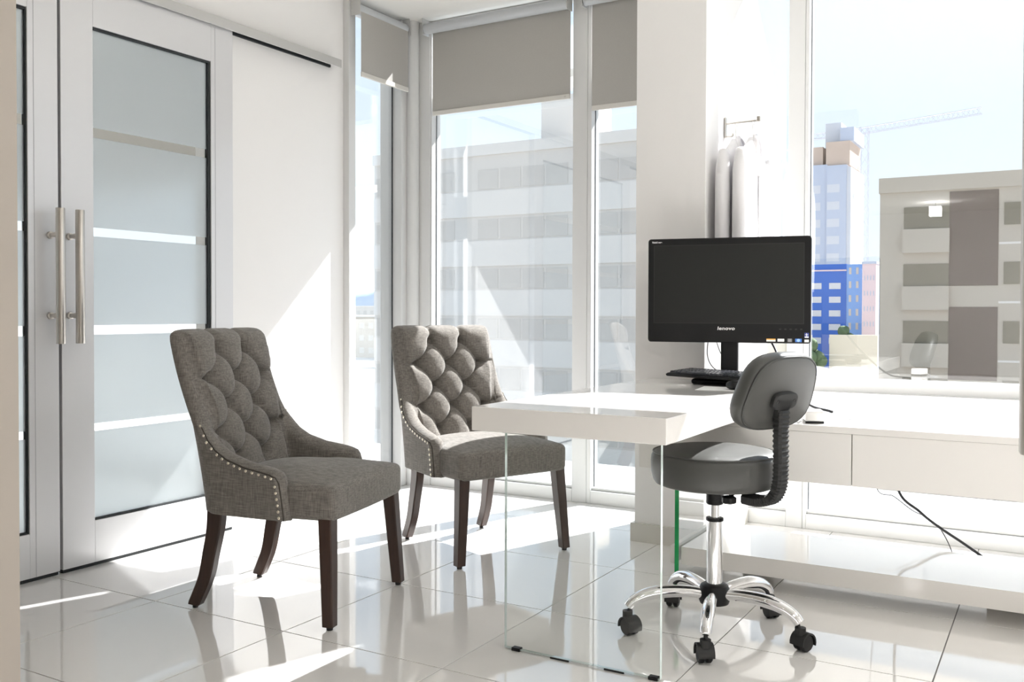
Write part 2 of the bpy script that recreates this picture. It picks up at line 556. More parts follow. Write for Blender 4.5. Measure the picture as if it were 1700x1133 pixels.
def bld(name, origin, label):
    return empty(name, origin, 0, label, 'building')
def bpart(root, nm, x0, x1, y0, y1, z0, z1, mat):
    o = root.location
    return MB().box(x0 - o.x, x1 - o.x, y0 - o.y, y1 - o.y, z0 - o.z, z1 - o.z).build(nm, mat, root)
_wm = {}
def bwin(root, x, z, w, h, y, mat, nm='window', side=False):
    key = (w, h, mat.name, side)
    if key not in _wm:
        m = MB()
        if side: m.box(-.05, .03, -w / 2, w / 2, -h / 2, h / 2)
        else: m.box(-w / 2, w / 2, -.03, .10, -h / 2, h / 2)
        _wm[key] = m.mesh(nm); _wm[key].materials.append(mat)
    o = root.location
    return link_mesh(nm, _wm[key], None, root, loc=(x - o.x, y - o.y, z - o.z))
# long block across the street, paled by painted haze, seen through the blind windows
b1 = bld('apartment_block', (-38, 55, GZ), 'long haze-paled apartment block with rows of windows across the street')
bpart(b1, 'facade', -44.0, -18.5, 55, 67, GZ, 12.45, M_bw)
bpart(b1, 'parapet', -44.1, -18.4, 54.9, 55.4, 11.75, 12.5, M_bband)
bpart(b1, 'roof_room', -31.6, -28.5, 58, 63, 12.45, 16.0, M_bband)
for r_ in range(6):
    z0 = 10.1 - 3.42 * r_
    bpart(b1, 'spandrel_band', -44.0, -18.5, 54.93, 55.0, z0 - 2.55, z0 - .80, M_bband)
    for k in range(14):
        if k % 5 == 4: continue
        bwin(b1, -43.0 + k * 1.78, z0, 1.62, 1.35, 55, M_bwin)
# brown and beige block on the right
b2 = bld('apartment_block', (-4, 50, GZ), 'beige apartment block with brown cladding outside the wide window')
bpart(b2, 'facade', -7.9, 9.0, 50, 64, GZ, 7.35, M_beigeb)
bpart(b2, 'cornice', -7.95, 9.0, 49.9, 50.4, 6.95, 7.7, M_beigeb)
for z0, z1 in ((2.30, 6.86), (-2.25, 1.28), (-6.8, -3.25), (GZ, -7.85)):
    bpart(b2, 'brown_panel', -4.72, -2.60, 49.97, 50, z0, z1, M_brown)
for k in range(7):
    z0 = 5.65 - 2.80 * k
    bwin(b2, -5.75, z0, 2.05, 1.08, 49.98, M_olive)
    bpart(b2, 'balcony_parapet', -6.80, -4.70, 49.70, 50.0, z0 - 1.72, z0 - .56, M_beigeb)
    bwin(b2, -2.03, z0 + .03, .68, 1.05, 49.98, M_olive)
    bpart(b2, 'sill_line', -2.58, 9.0, 49.985, 50.0, z0 - 1.40, z0 - 1.30, M_bband)
    for q in range(4):
        bwin(b2, .6 + q * 2.2, z0 + .03, .9, 1.05, 49.98, M_olive)
# blue building
b3 = bld('office_building', (-22, 105, GZ), 'bright blue building with pale windows behind the monitor')
bpart(b3, 'facade', -25.6, -19.95, 105, 116, GZ, 6.2, M_blue)
bpart(b3, 'lit_side_wing', -19.95, -18.3, 105.1, 116, GZ, 6.15, M_blue_lit)  # lighter blue carries the sunlight on this side face
bpart(b3, 'roof_band', -25.7, -19.9, 104.9, 105.2, 5.45, 5.6, M_pink)
for r_ in range(5):
    z0 = 3.85 - 1.48 * r_
    for x, w in ((-23.0, 1.0), (-21.1, 1.2), (-25.0, .9)):
        bwin(b3, x, z0, w, .66, 105, M_towerw)
    for x in (-19.55, -18.82):
        bwin(b3, x, 5.45 - 1.48 * r_, .26, .72, 105.1, M_bwin)
# pink building
b4 = bld('office_building', (-17.3, 103, GZ), 'pale pink building beside the bright blue one')
bpart(b4, 'facade', -17.96, -16.6, 103, 104.9, GZ, 6.05, M_pink)
bpart(b4, 'flat_roof', -18.0, -16.55, 102.9, 104.95, 6.05, 6.3, M_tower)
for r_ in range(5):
    for q in range(4):
        bwin(b4, -17.72 + q * .30, 4.6 - 1.6 * r_, .10, .5, 103, M_tower)
b6 = bld('boundary_wall', (-20, 98, GZ), 'low cream wall at the foot of the blue building')
bpart(b6, 'wall_panel', -20.2, -15.6, 98, 98.6, GZ, -1.25, M_cream)
bpart(b6, 'wall_panel', -26.5, -22.0, 98, 98.6, GZ, -1.35, M_cream)
# tower under construction
b5 = bld('tower_block', (-34, 170, GZ), 'tall hazy tower under construction next to the crane')
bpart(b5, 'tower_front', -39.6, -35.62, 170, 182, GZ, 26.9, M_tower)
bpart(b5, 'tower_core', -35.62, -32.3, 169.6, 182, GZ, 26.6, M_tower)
bpart(b5, 'tower_lit_side', -32.3, -31.6, 169.8, 182, GZ, 26.2, M_towerw)  # side painted whiter than the front for the sun on it
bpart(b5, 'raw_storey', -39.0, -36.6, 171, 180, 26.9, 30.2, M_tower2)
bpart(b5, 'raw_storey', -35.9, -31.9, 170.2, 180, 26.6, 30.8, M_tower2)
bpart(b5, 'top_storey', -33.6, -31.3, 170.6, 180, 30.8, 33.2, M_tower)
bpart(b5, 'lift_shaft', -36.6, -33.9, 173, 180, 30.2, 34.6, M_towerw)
for r_ in range(9):
    z0 = 22.6 - 3.0 * r_
    bwin(b5, -37.75, z0, 2.0, 1.4, 170, M_towerw)
    bwin(b5, -34.5, z0, 2.1, 1.4, 169.6, M_towerw)
    for y in (173.0, 178.5):
        bwin(b5, -31.6, z0 - 1.0, 2.0, 1.3, y, M_tower, side=True)
cr = bld('tower_crane', (-32.4, 187, GZ), 'tower crane with a long lattice jib above the hazy tower')
cr['category'] = 'crane'
def lattice(root, nm, a, b, w, n):
    m = MB()
    a, b = Vector(a) - root.location, Vector(b) - root.location
    d = (b - a).normalized()
    up = Vector((0, 0, 1)) if abs(d.z) < .8 else Vector((1, 0, 0))
    sd = d.cross(up).normalized()
    up = sd.cross(d)
    c4 = [sd * w + up * w, -sd * w + up * w, -sd * w - up * w, sd * w - up * w]
    for c in c4: m.tube([a + c, b + c], .06, 5)
    for i in range(n):
        p, q = a.lerp(b, i / n), a.lerp(b, (i + 1) / n)
        for j in range(4):
            m.tube([p + c4[j], q + c4[(j + 1) % 4]], .04, 4)
    return m.build(nm, M_crane, root)
lattice(cr, 'mast', (-32.4, 187, GZ), (-32.4, 187, 36.0), .7, 20)
lattice(cr, 'jib', (-34, 187, 35.2), (-12.6, 187, 37.0), .55, 26)
lattice(cr, 'counter_jib', (-34, 187, 35.2), (-42.5, 187, 35.0), .5, 8)
# hill ridge and low town
rg = []
for i in range(61):
    x = -2400 + i * 50
    hgt = 58 + 9 * math.sin(i * .55) + 6 * math.sin(i * 1.3 + 1) + 3 * math.sin(i * 2.9)
    rg.append([(x, 1500, GZ), (x, 1540, hgt * .7), (x, 1620, hgt), (x, 1900, GZ)])
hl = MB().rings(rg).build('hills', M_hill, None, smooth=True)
prop(hl, 'hazy blue ridge of hills far away', 'hill', None, 'structure')
for i, (x, y, w, h, m, lab) in enumerate(((-150, 190, 22, 10.5, M_beigeb, 'low beige block in the distance below the hills'), (-205, 260, 30, 13.5, M_bw, 'low grey block in the distance below the hills'), (-118, 160, 14, 6.0, M_cream, 'small cream building far off seen through the side window'))):
    bb = bld('low_building', (x, y, GZ), lab)
    bpart(bb, 'facade', x - w / 2, x + w / 2, y, y + 12, GZ, GZ + h, m)
    bpart(bb, 'flat_roof', x - w / 2 - .3, x + w / 2 + .3, y - .3, y + 12.3, GZ + h, GZ + h + .4, M_bband)
    for r_ in range(int(h // 3.2)):
        for q in range(int(w // 3)):
            bwin(bb, x - w / 2 + 1.8 + q * 3, GZ + 1.9 + r_ * 3.2, 1.5, 1.4, y, M_bwin)
# trees by the blue building
def tree(x, y, h, r, label, seed):
    t = empty('tree', (x, y, GZ), 0, label, 'tree', 'street trees')
    rnd = random.Random(seed)
    MB().tube([(0, 0, 0), (.1, 0, h * .4), (0, .1, h * .7)], [.25, .2, .1], 8).build('trunk', M_walnut, t)
    m = MB()
    for k in range(9):
        bm = bmesh.new()
        bmesh.ops.create_icosphere(bm, subdivisions=2, radius=r * rnd.uniform(.4, .65))
        for v in bm.verts:
            v.co *= 1 + .18 * math.sin(v.co.x * 5 + k) * math.cos(v.co.y * 6 + v.co.z * 4)
        m.bm(bm, Matrix.Translation((rnd.uniform(-r, r) * .6, rnd.uniform(-r, r) * .6, h - r + rnd.uniform(-r, r) * .7)))
    m.build('crown', M_leaf, t, smooth=True)
tree(-21.6, 96, 9.6, 1.5, 'small green tree in the gap of the low cream wall', 1)
tree(-19.3, 101, 10.4, 1.2, 'green tree rising behind the low cream wall', 2)
# parked cars on the street
def car(x, y, rz, mat, label):
    c = empty('car', (x, y, GZ), rz, label, 'car', 'parked cars in the street')
    prof = [(-2.1, .35), (-2.1, .85), (-1.5, 1.0), (-.9, 1.45), (.6, 1.48), (1.3, 1.0), (2.05, .85), (2.15, .4)]
    rgs = []
    for yy, k in ((-.85, .94), (-.75, 1), (.75, 1), (.85, .94)):
        rgs.append([(px_, yy, .3 + (pz - .3) * k) for px_, pz in prof])
    MB().rings(rgs).build('body', mat, c)
    MB().box(-1.0, .85, -.87, .87, 1.02, 1.34, b=.05).build('side_glass', M_black, c)
    for wx in (-1.35, 1.35):
        for wy in (-.8, .8):
            MB().lathe([(.2, -.1), (.32, -.1), (.32, .1), (.2, .1)], c=(wx, wy, .32), n=16, axis='y').build('wheel', M_black, c)
car(-62, 66, R(20), M_white, 'white car parked far below the side window')
car(-58, 60, R(15), M_black, 'black car parked far below the side window')
car(-69, 76, R(25), M_steel, 'silver car parked far below the side window')

# ------------------------------------------------------------------ roller blinds
def blind(name, p0, axis, length, zb, label, zr=2.598, rr=.029):
    """p0 = start of the roller; axis 'x' or 'y'"""
    b = empty(name, (p0[0], p0[1], 0), 0 if axis == 'x' else PI / 2, label, 'blind', 'roller blinds on the glass wall')
    MB().lathe([(rr, 0), (rr, length)], c=(0, 0, zr), n=28, axis='x').build('roller_tube', M_roller, b, smooth='auto')
    s = 1 if axis == 'x' else -1
    fy = .024 * s
    ed = .03 if axis == 'x' else .012
    MB().box(ed, length - .001, fy, fy + .0015, zb + .012, zr - .01).build('fabric', M_blind, b)
    MB().box(ed, length - .001, fy - .005, fy + .006, zb - .012, zb + .014, b=.003).build('bottom_bar', M_bar, b)
    e = MB().lathe([(.004, 0), (.004, .004)], c=(length - .03, fy - .009 * s, zb + .002), n=10, axis='y')
    e.build('bar_clip', M_steel, b)
    for x in (-.006, length + .002):
        MB().box(x, x + .004, -.032, .032, zr - .036, ZC - .002, b=.001).build('bracket', M_alu_sh, b)
    return b
blind('roller_blind', (-3.124, 4.366), 'x', .905, 2.122, 'wide grey roller blind on the tall window, middle one of three')
blind('roller_blind', (-2.126, 4.366), 'x', .52, 2.046, 'grey roller blind hanging next to the white pillar')
blind('roller_blind', (-3.228, 3.882), 'y', .425, 2.252, 'short grey roller blind on the narrow side window')

# ------------------------------------------------------------------ sliding doors
XD = -3.255
tr_ = empty('door_track', (XL, 2.3, 2.262), 0, 'aluminium sliding track above the glass doors on the white wall', 'track')
MB().box(.058, .064, -1.5, 1.476, 0, .042, b=.001).build('fascia', M_alu_sh, tr_)
MB().box(0.001, .058, -1.5, 1.476, .034, .04).build('track_top', M_alu_sh, tr_)
MB().box(0.001, .012, -1.5, 1.45, .004, .034).build('rail_back_shade', M_rubber, tr_)  # painted black for the shadow line under the track
MB().box(.012, .05, -1.5, 1.44, .022, .034).build('rail_slot_shade', M_rubber, tr_)
def leaf(name, y0, y1, gy0, gy1, gro, label, gw=.013):
    d = empty(name, (XD - .022, (y0 + y1) / 2, 0), 0, label, 'door', None, 'structure')
    oy = (y0 + y1) / 2
    a, b = -.018, .022
    def bx(nm, p, q, r_, s, mat, x0=a, x1=b, bev=.0015):
        return MB().box(x0, x1, p - oy, q - oy, r_, s, b=bev).build(nm, mat, d)
    bx('stile', y0, gy0, .014, 2.268, M_door)
    bx('stile', gy1, y1, .014, 2.268, M_door)
    bx('top_rail', gy0, gy1, 2.103, 2.268, M_door)
    bx('bottom_rail', gy0, gy1, .014, .178, M_door)
    for g in gro:
        bx('groove', g - .0012, g + .0012, .016, 2.256, M_cablew, b - .001, b + .0006, 0)
    # dark gasket round the pane
    bx('gasket', gy0, gy1, 2.093, 2.103, M_rubber, -.004, .016, 0)
    bx('gasket', gy0, gy1, .178, .185, M_rubber, -.004, .016, 0)
    bx('gasket', gy1 - gw, gy1, .185, 2.093, M_rubber, -.004, .016, 0)
    bx('gasket', gy0, gy0 + .005, .185, 2.093, M_rubber, -.004, .008, 0)
    zz = [.185, .526, .556, .905, .942, 1.29, 1.325, 1.676, 1.715, 2.093]
    for i in range(len(zz) - 1):
        clear = i % 2 == 1
        o = bx('clear_stripe' if clear else 'frosted_pane', gy0, gy1, zz[i], zz[i + 1], M_clear if clear else M_frost, 0.0, .005 if clear else .0052, 0)
    bx('bottom_seal', y0 + .004, y1 - .004, .001, .014, M_rubber, -.012, .016, 0)
    return d
leaf('door_1', 2.200, 3.05, 2.337, 2.924, (2.947,), 'grey framed sliding door with frosted bands, nearer the window')
leaf('door_2', 1.340, 2.188, 1.475, 2.068, (2.092,), 'grey framed sliding door half hidden at the left edge', .005)
MB().box(-.018, .0, -.008, .008, 0, 2.25).build('gap_shade', M_rubber, None, loc=(XD - .022, 2.194, .012))  # black strip stands in for the dark gap between the leaves
prop(bpy.data.objects['gap_shade'], 'black strip painting the shade in the gap between the two sliding doors', 'gap', None, 'structure')
for yh, lab in ((2.232, 'vertical steel pull handle on the frosted door nearer the window'), (2.152, 'vertical steel pull handle on the leftmost sliding door')):
    h = empty('pull_bar', (XD, yh, .876), 0, lab, 'handle', 'steel pull handles')
    MB().lathe([(.0155, 0), (.0165, .002), (.0165, .500), (.0155, .502)], c=(.066, 0, 0), n=24).build('grip_bar', M_steel, h, smooth='auto')
    for z in (.104, .404):
        MB().lathe([(.0135, .0005), (.0135, .010), (.0085, .012), (.0085, .030), (.0105, .032), (.0105, .056)], c=(0, 0, z), n=18, axis='x').build('standoff', M_steel, h, smooth='auto')

# glass door with its pull bar in the right foreground
gd = empty('glass_door', (.03, .50, 0), 0, 'open glass door at the right edge of the foreground', 'door', None, 'structure')
MB().box(0, .01, -.40, .38, .012, 2.3).build('pane', M_clear, gd)
MB().box(0, .01, .3805, .382, .012, 2.3).build('pane_edge', M_edge, gd)
h = empty('pull_bar', (-.018, .845, .90), 0, 'blurred steel pull bar at the right edge of the picture', 'handle', 'steel pull handles')
MB().lathe([(.009, -.012), (.010, -.010), (.010, .72), (.009, .722)], c=(0, 0, 0), n=20).build('grip_bar', M_steel, h, smooth='auto')
for z in (.08, .62):
    MB().lathe([(.006, .006), (.006, .0478)], c=(0, 0, z), n=12, axis='x').build('standoff', M_steel, h, smooth='auto')

# ------------------------------------------------------------------ added ceiling fill lamps, and the pendant lamp
for x, y, lab in ((1.1, -6.4, 'added square fill lamp at the far end behind the doorway'), (1.1, -3.6, 'added square fill lamp halfway down the space behind the doorway'), (1.3, -1.0, 'added square fill lamp nearest behind the doorway'),
                  (1.5, 2.2, 'added square fill lamp inside the room near the right wall')):
    l = empty('fill_lamp', (x, y, ZC), 0, lab, 'lamp', 'added fill lamps')
    MB().box(-.3, .3, -.3, .3, -.018, -.001, b=.003).build('lamp_frame', M_alu, l)
    MB().box(-.28, .28, -.28, .28, -.021, -.0185).build('diffuser', M_lamp, l)

pl = empty('pendant_lamp', (-1.64, -6.4, ZC), 0, 'small glowing cube lamp hanging far behind the doorway', 'lamp')
MB().tube([(0, 0, -.001), (0, 0, -.07)], .004, 8).build('cord', M_cable, pl)
MB().box(-.08, .08, -.08, .08, -.21, -.07, b=.006).build('lamp_shade', M_lamp, pl)

# ------------------------------------------------------------------ desk, counter, low shelf
dk = empty('desk', (-1.21, 2.38, 0), 0, 'white gloss desk slab standing on clear glass panels', 'desk')
def dpart(nm, x0, x1, y0, y1, z0, z1, mat, bev=0.0):
    return MB().box(x0 + 1.21, x1 + 1.21, y0 - 2.38, y1 - 2.38, z0, z1, b=bev).build(nm, mat, dk)
dpart('desktop', -1.524, -.906, 2.366, 3.795, .643, .715, M_gloss, .0025)
gp = dpart('glass_leg', -1.413, -.926, 2.378, 2.390, .006, .6425, M_clear)
prop(gp, 'clear glass panel under the front of the desk')
for x0, x1 in ((-1.4142, -1.4132), (-.9258, -.9246)):
    MB().box(x0 + 1.21, x1 + 1.21, -.002, .010, .006, .6425).build('polished_edge', M_edge, gp)
MB().box(-1.413 + 1.21, -.926 + 1.21, -.002, .010, .0045, .0058).build('bottom_edge', M_edge, gp)
for x in (-1.375, -.945):
    dpart('floor_clip', x - .014, x + .014, 2.374, 2.394, .0, .010, M_black, .002)
for x in (-1.23, -1.06):
    dpart('felt_strip', x - .03, x + .03, 2.375, 2.378, .001, .005, M_blackm)
gr = dpart('rear_glass_leg', -1.245, -1.229, 3.345, 3.755, .002, .456, M_clear)
prop(gr, 'rear glass panel with a green edge')
dpart('green_edge', -1.245, -1.229, 3.343, 3.345, .002, .456, M_green)

ct = empty('counter', (-.55, 3.05, .457), 0, 'long white gloss counter with drawer fronts along the window', 'counter')
def cpart(nm, x0, x1, y0, y1, z0, z1, mat, bev=.0015):
    return MB().box(x0 + .55, x1 + .55, y0 - 3.05, y1 - 3.05, z0 - .457, z1 - .457, b=bev).build(nm, mat, ct)
cpart('carcass', -1.27, 1.85, 3.075, 3.78, .459, .619, M_white)
cpart('carcass', -1.272, 1.85, 3.78, 4.40, .56, .619, M_white)
cpart('countertop', -1.272, 1.85, 3.052, 4.405, .620, .6415, M_gloss)
for a, b in ((-1.27, -.5602), (-.5575, .30), (.3025, 1.16), (1.1625, 1.85)):
    cpart('drawer_front', a, b, 3.054, 3.074, .457, .6195, M_gloss)

so = MB().prism([(-1.268, 3.36), (-1.249, 3.36), (-1.249, 3.76), (-1.225, 3.76), (-1.225, 3.36), (1.85, 3.36), (1.85, 3.80), (-1.268, 3.80)], .050, .116).build('low_shelf', M_gloss, None)
prop(so, 'long thick white shelf just above the floor under the counter', 'shelf')
for x in (-1.0, -.15, .9):
    MB().box(x - .06, x + .06, 3.60, 3.75, 0.0005, .0498).build('foot', M_white, so)

# ------------------------------------------------------------------ computer
mo = empty('computer_monitor', (-1.150, 3.70, .7155), R(10), 'black all in one computer with a dark screen on the desk', 'computer')
b_ = MB().rbox((0.0, -.01, .010), (.135, .105, .010), .009, (10, 10, 4))
b_.build('stand_base', M_black, mo, smooth='auto')
MB().box(-.034, .034, -.012, .022, .018, .36, b=.006).build('stand_column', M_black, mo)
W, Hh = .315, .207
zc = .371
pb = MB()
def plate(w, h, r, n=6):
    pts = []
    for cx, cy, a0 in ((w - r, h - r, 0), (-w + r, h - r, 90), (-w + r, -h + r, 180), (w - r, -h + r, 270)):
        for k in range(n + 1):
            a = R(a0 + 90 * k / n)
            pts.append((cx + r * math.cos(a), cy + r * math.sin(a)))
    return pts
def slab(mb, w, h, r, y0, y1, cx=0, cz=zc, ch=.003):
    rings = []
    for yy, k in ((y0, ch), (y0 + ch, 0), (y1 - ch, 0), (y1, ch)):
        rings.append([(cx + x, yy, cz + z) for x, z in plate(w - k, h - k, r)])
    return mb.rings(rings)
slab(pb, W, Hh, .012, -.085, -.052)
bez_ = pb.build('bezel', M_black, mo, smooth='auto')
slab(MB(), W - .07, Hh - .06, .02, -.053, -.022).build('back_shell', M_blackm, mo, smooth='auto')
# raised frame round the screen and the panel itself
fr = MB()
sx0, sx1, sz0, sz1 = -W + .026, W - .028, zc - Hh + .078, zc + Hh - .029
for a in ((sx0 - .003, sx1 + .003, sz1, sz1 + .003), (sx0 - .003, sx1 + .003, sz0 - .003, sz0), (sx0 - .003, sx0, sz0, sz1), (sx1, sx1 + .003, sz0, sz1)):
    fr.box(a[0], a[1], -.0862, -.085, a[2], a[3])
fr.build('screen_lip', M_blackm, bez_)
MB().box(sx0, sx1, -.0856, -.0850, sz0, sz1).build('screen', M_screen, mo)
M_ink = pmat('white_print', (.85, .85, .85), .5, noise=(9, .01))
def text(s, size, loc, parent, mat, shear=0.0, bold=0.0, sx=1.0, name='lettering'):
    cu = bpy.data.curves.new('t', 'FONT')
    cu.body = s; cu.size = size; cu.space_character = 1.08; cu.shear = shear; cu.offset = bold; cu.extrude = .0003
    cu.align_x = 'CENTER'; cu.align_y = 'CENTER'
    to = bpy.data.objects.new('t', cu)
    C.objects.link(to)
    bpy.context.view_layer.update()
    me = bpy.data.meshes.new_from_object(to.evaluated_get(bpy.context.evaluated_depsgraph_get()))
    bpy.data.objects.remove(to)
    me.materials.clear()
    me.transform(Matrix.Rotation(PI / 2, 4, 'X') @ Matrix.Diagonal((sx, 1, 1, 1)))
    return link_mesh(name, me, mat, parent, loc=loc)
text('lenovo', .0185, (-.004, -.0856, zc - Hh + .056), bez_, M_ink, .12, .0004, 1.25)
text('ThinkCentre', .009, (-W + .036, -.0856, zc + Hh - .014), bez_, M_ink, 0, .0003, .8)
stk = (((.168, .0125), (.034, .011), (.93, .90, .84), 'orange'), ((.205, .0125), (.025, .011), (.85, .84, .82), None), ((.238, .0125), (.018, .013), (.12, .12, .12), 'rim'), ((.270, .0125), (.024, .013), (.06, .18, .55), 'flare'), ((.300, .011), (.016, .010), (.75, .75, .73), None), ((.300, .032), (.016, .020), (.04, .06, .25), 'cross'))
for i, ((x, z), (w, h), col, ex) in enumerate(stk):
    m = pmat('sticker_print_%d' % i, col, .4, noise=(60, .08))
    s_ = MB().box(x - w / 2, x + w / 2, -.0856, -.0851, zc - Hh + z - h / 2, zc - Hh + z + h / 2).build('sticker', m, bez_)
    if ex:
        e = MB()
        zz = zc - Hh + z
        if ex == 'orange': e.box(x - w / 2, x + w / 2, -.0859, -.0857, zz + h * .12, zz + h / 2); mm = pmat('sticker_orange', (.85, .42, .06), .4, noise=(60, .05))
        elif ex == 'rim':
            for q in (-.005, 0, .005): e.box(x - .006, x + .006, -.0859, -.0857, zz + q * .8 - .001, zz + q * .8 + .001)
            mm = M_cablew
        elif ex == 'flare': e.lathe([(.006, 0), (.006, .0002)], c=(x, -.0859, zz), n=14, axis='y'); mm = pmat('sticker_light_blue', (.35, .55, .9), .4, noise=(60, .05))
        else:
            e.box(x - .001, x + .001, -.0859, -.0857, zz - .003, zz + .008).box(x - .006, x + .006, -.0859, -.0857, zz + .002, zz + .0035).box(x - .007, x + .007, -.0859, -.0857, zz - .009, zz - .004); mm = M_ink
        e.build('sticker_mark', mm, bez_)
for k in range(5):
    x = .202 + k * .0195
    MB().box(x - .004, x + .004, -.0865, -.0851, zc - Hh + .0525, zc - Hh + .0575, b=.001).build('button', M_blackm, bez_)

kb = empty('keyboard', (-1.378, 3.587, .7395), R(-23), 'black computer keyboard lying across the foot of the screen', 'keyboard')
kr = []
for x, dz in ((0, .003), (.006, 0), (.444, 0), (.45, .003)):
    kr.append([(x, .004, .002 + dz * .5), (x, 0, .010), (x, .006, .0155 - dz), (x, .135, .0255 - dz), (x, .150, .020), (x, .150, .008), (x, .145, .004)])
MB().rings(kr).build('keyboard_body', M_black, kb)
ky = MB()
for r_ in range(6):
    y0 = .012 + r_ * .0205 + (.004 if r_ == 5 else 0)
    z0 = .0165 + (y0 / .15) * .0095
    x = .012
    while x < .435:
        w = .0165
        if r_ == 0 and .09 < x < .13: w = .105
        elif random.random() < .08: w = .026
        if x + w > .438: break
        if not (.298 < x < .306 or .362 < x < .37):
            ky.add([(x, y0, z0), (x + w, y0, z0), (x + w, y0 + .017, z0 + .001), (x, y0 + .017, z0 + .001),
                    (x + .002, y0 + .002, z0 + .0065), (x + w - .002, y0 + .002, z0 + .0065), (x + w - .002, y0 + .014, z0 + .0075), (x + .002, y0 + .014, z0 + .0075)],
                   [(4, 5, 6, 7), (0, 1, 5, 4), (1, 2, 6, 5), (2, 3, 7, 6), (3, 0, 4, 7)])
        x += w + .0025
prop(ky.build('keys', M_key, kb), None, None, None, 'stuff')
ms = empty('computer_mouse', (-1.012, 3.385, .7165), R(-40), 'black computer mouse on a sheet of paper in front of the keyboard', 'mouse')
def mw(q):
    return Vector((q.x, q.y, q.z * (1.15 - (q.y / .055) ** 2 * .45)))
MB().rbox((0, 0, .016), (.029, .048, .0150), .0135, (8, 8, 6), mw).build('shell', M_black, ms, smooth=True)
MB().lathe([(.007, -.003), (.008, 0), (.007, .003)], c=(0, .028, .030), n=14, axis='x').build('wheel', M_cablew, ms)
prop(MB().box(-.105, .105, -.09, .09, 0.0002, .0009).build('paper_sheet', M_paper, None, loc=(-1.06, 3.395, .7153), rot=(0, 0, R(8))), 'small white sheet of paper under the mouse', 'paper')

ad = empty('adapter', (-.695, 3.135, .642), R(20), 'small white box with a dark base at the front of the counter', 'adapter')
MB().box(-.030, .030, -.04, .04, .006, .040, b=.005).build('case', M_white, ad)
MB().box(-.029, .029, -.039, .039, .0002, .006).build('base_plate', M_black, ad)

def cable(name, pts, r, mat, label, n=8):
    return prop(MB().tube(bez(pts, n), r, 8).build(name, mat, None, smooth=True), label, 'cable')
cable('cable', [(-1.02, 3.72, .93), (-.97, 3.70, .86), (-.90, 3.60, .76), (-.80, 3.52, .665), (-.70, 3.46, .6455)], .0045, M_cable, 'black cable running from behind the screen down to the counter')
cable('cable', [(-1.25, 3.735, .90), (-1.255, 3.74, .82), (-1.23, 3.745, .77), (-1.17, 3.74, .745)], .002, M_cable, 'thin black wire looped behind the left side of the screen')
cable('cable', [(-1.225, 3.74, .90), (-1.20, 3.745, .83), (-1.165, 3.745, .79)], .0018, M_cable, 'thin black wire hanging straight behind the screen')
cable('cable', [(-.665, 3.15, .66), (-.63, 3.17, .646), (-.60, 3.20, .645), (-.585, 3.24, .645), (-.61, 3.25, .645), (-.65, 3.20, .645)], .0016, M_cablew, 'thin grey wire curled beside the small white box')
cable('cable', [(-.56, 4.0, .555), (-.555, 4.0, .30), (-.47, 3.97, .22), (-.40, 3.96, .17), (-.30, 3.90, .125), (-.19, 3.87, .06), (-.13, 3.88, .006)], .0052, M_cable, 'thick black cable hanging under the counter to the floor')
cable('cable', [(-.66, 4.02, .555), (-.64, 4.02, .295), (-.57, 4.0, .265), (-.50, 3.985, .22), (-.45, 3.98, .20), (-.40, 3.975, .165), (-.345, 3.87, .10), (-.33, 3.868, .006)], .0018, M_cable, 'thin black wire twisted along the thick cable under the counter')
cable('cable', [(-.74, 3.50, .6438), (-.62, 3.75, .6438), (-.50, 4.0, .6438), (-.38, 4.25, .6438)], .0014, M_cablew, 'thin pale wire lying across the white counter')

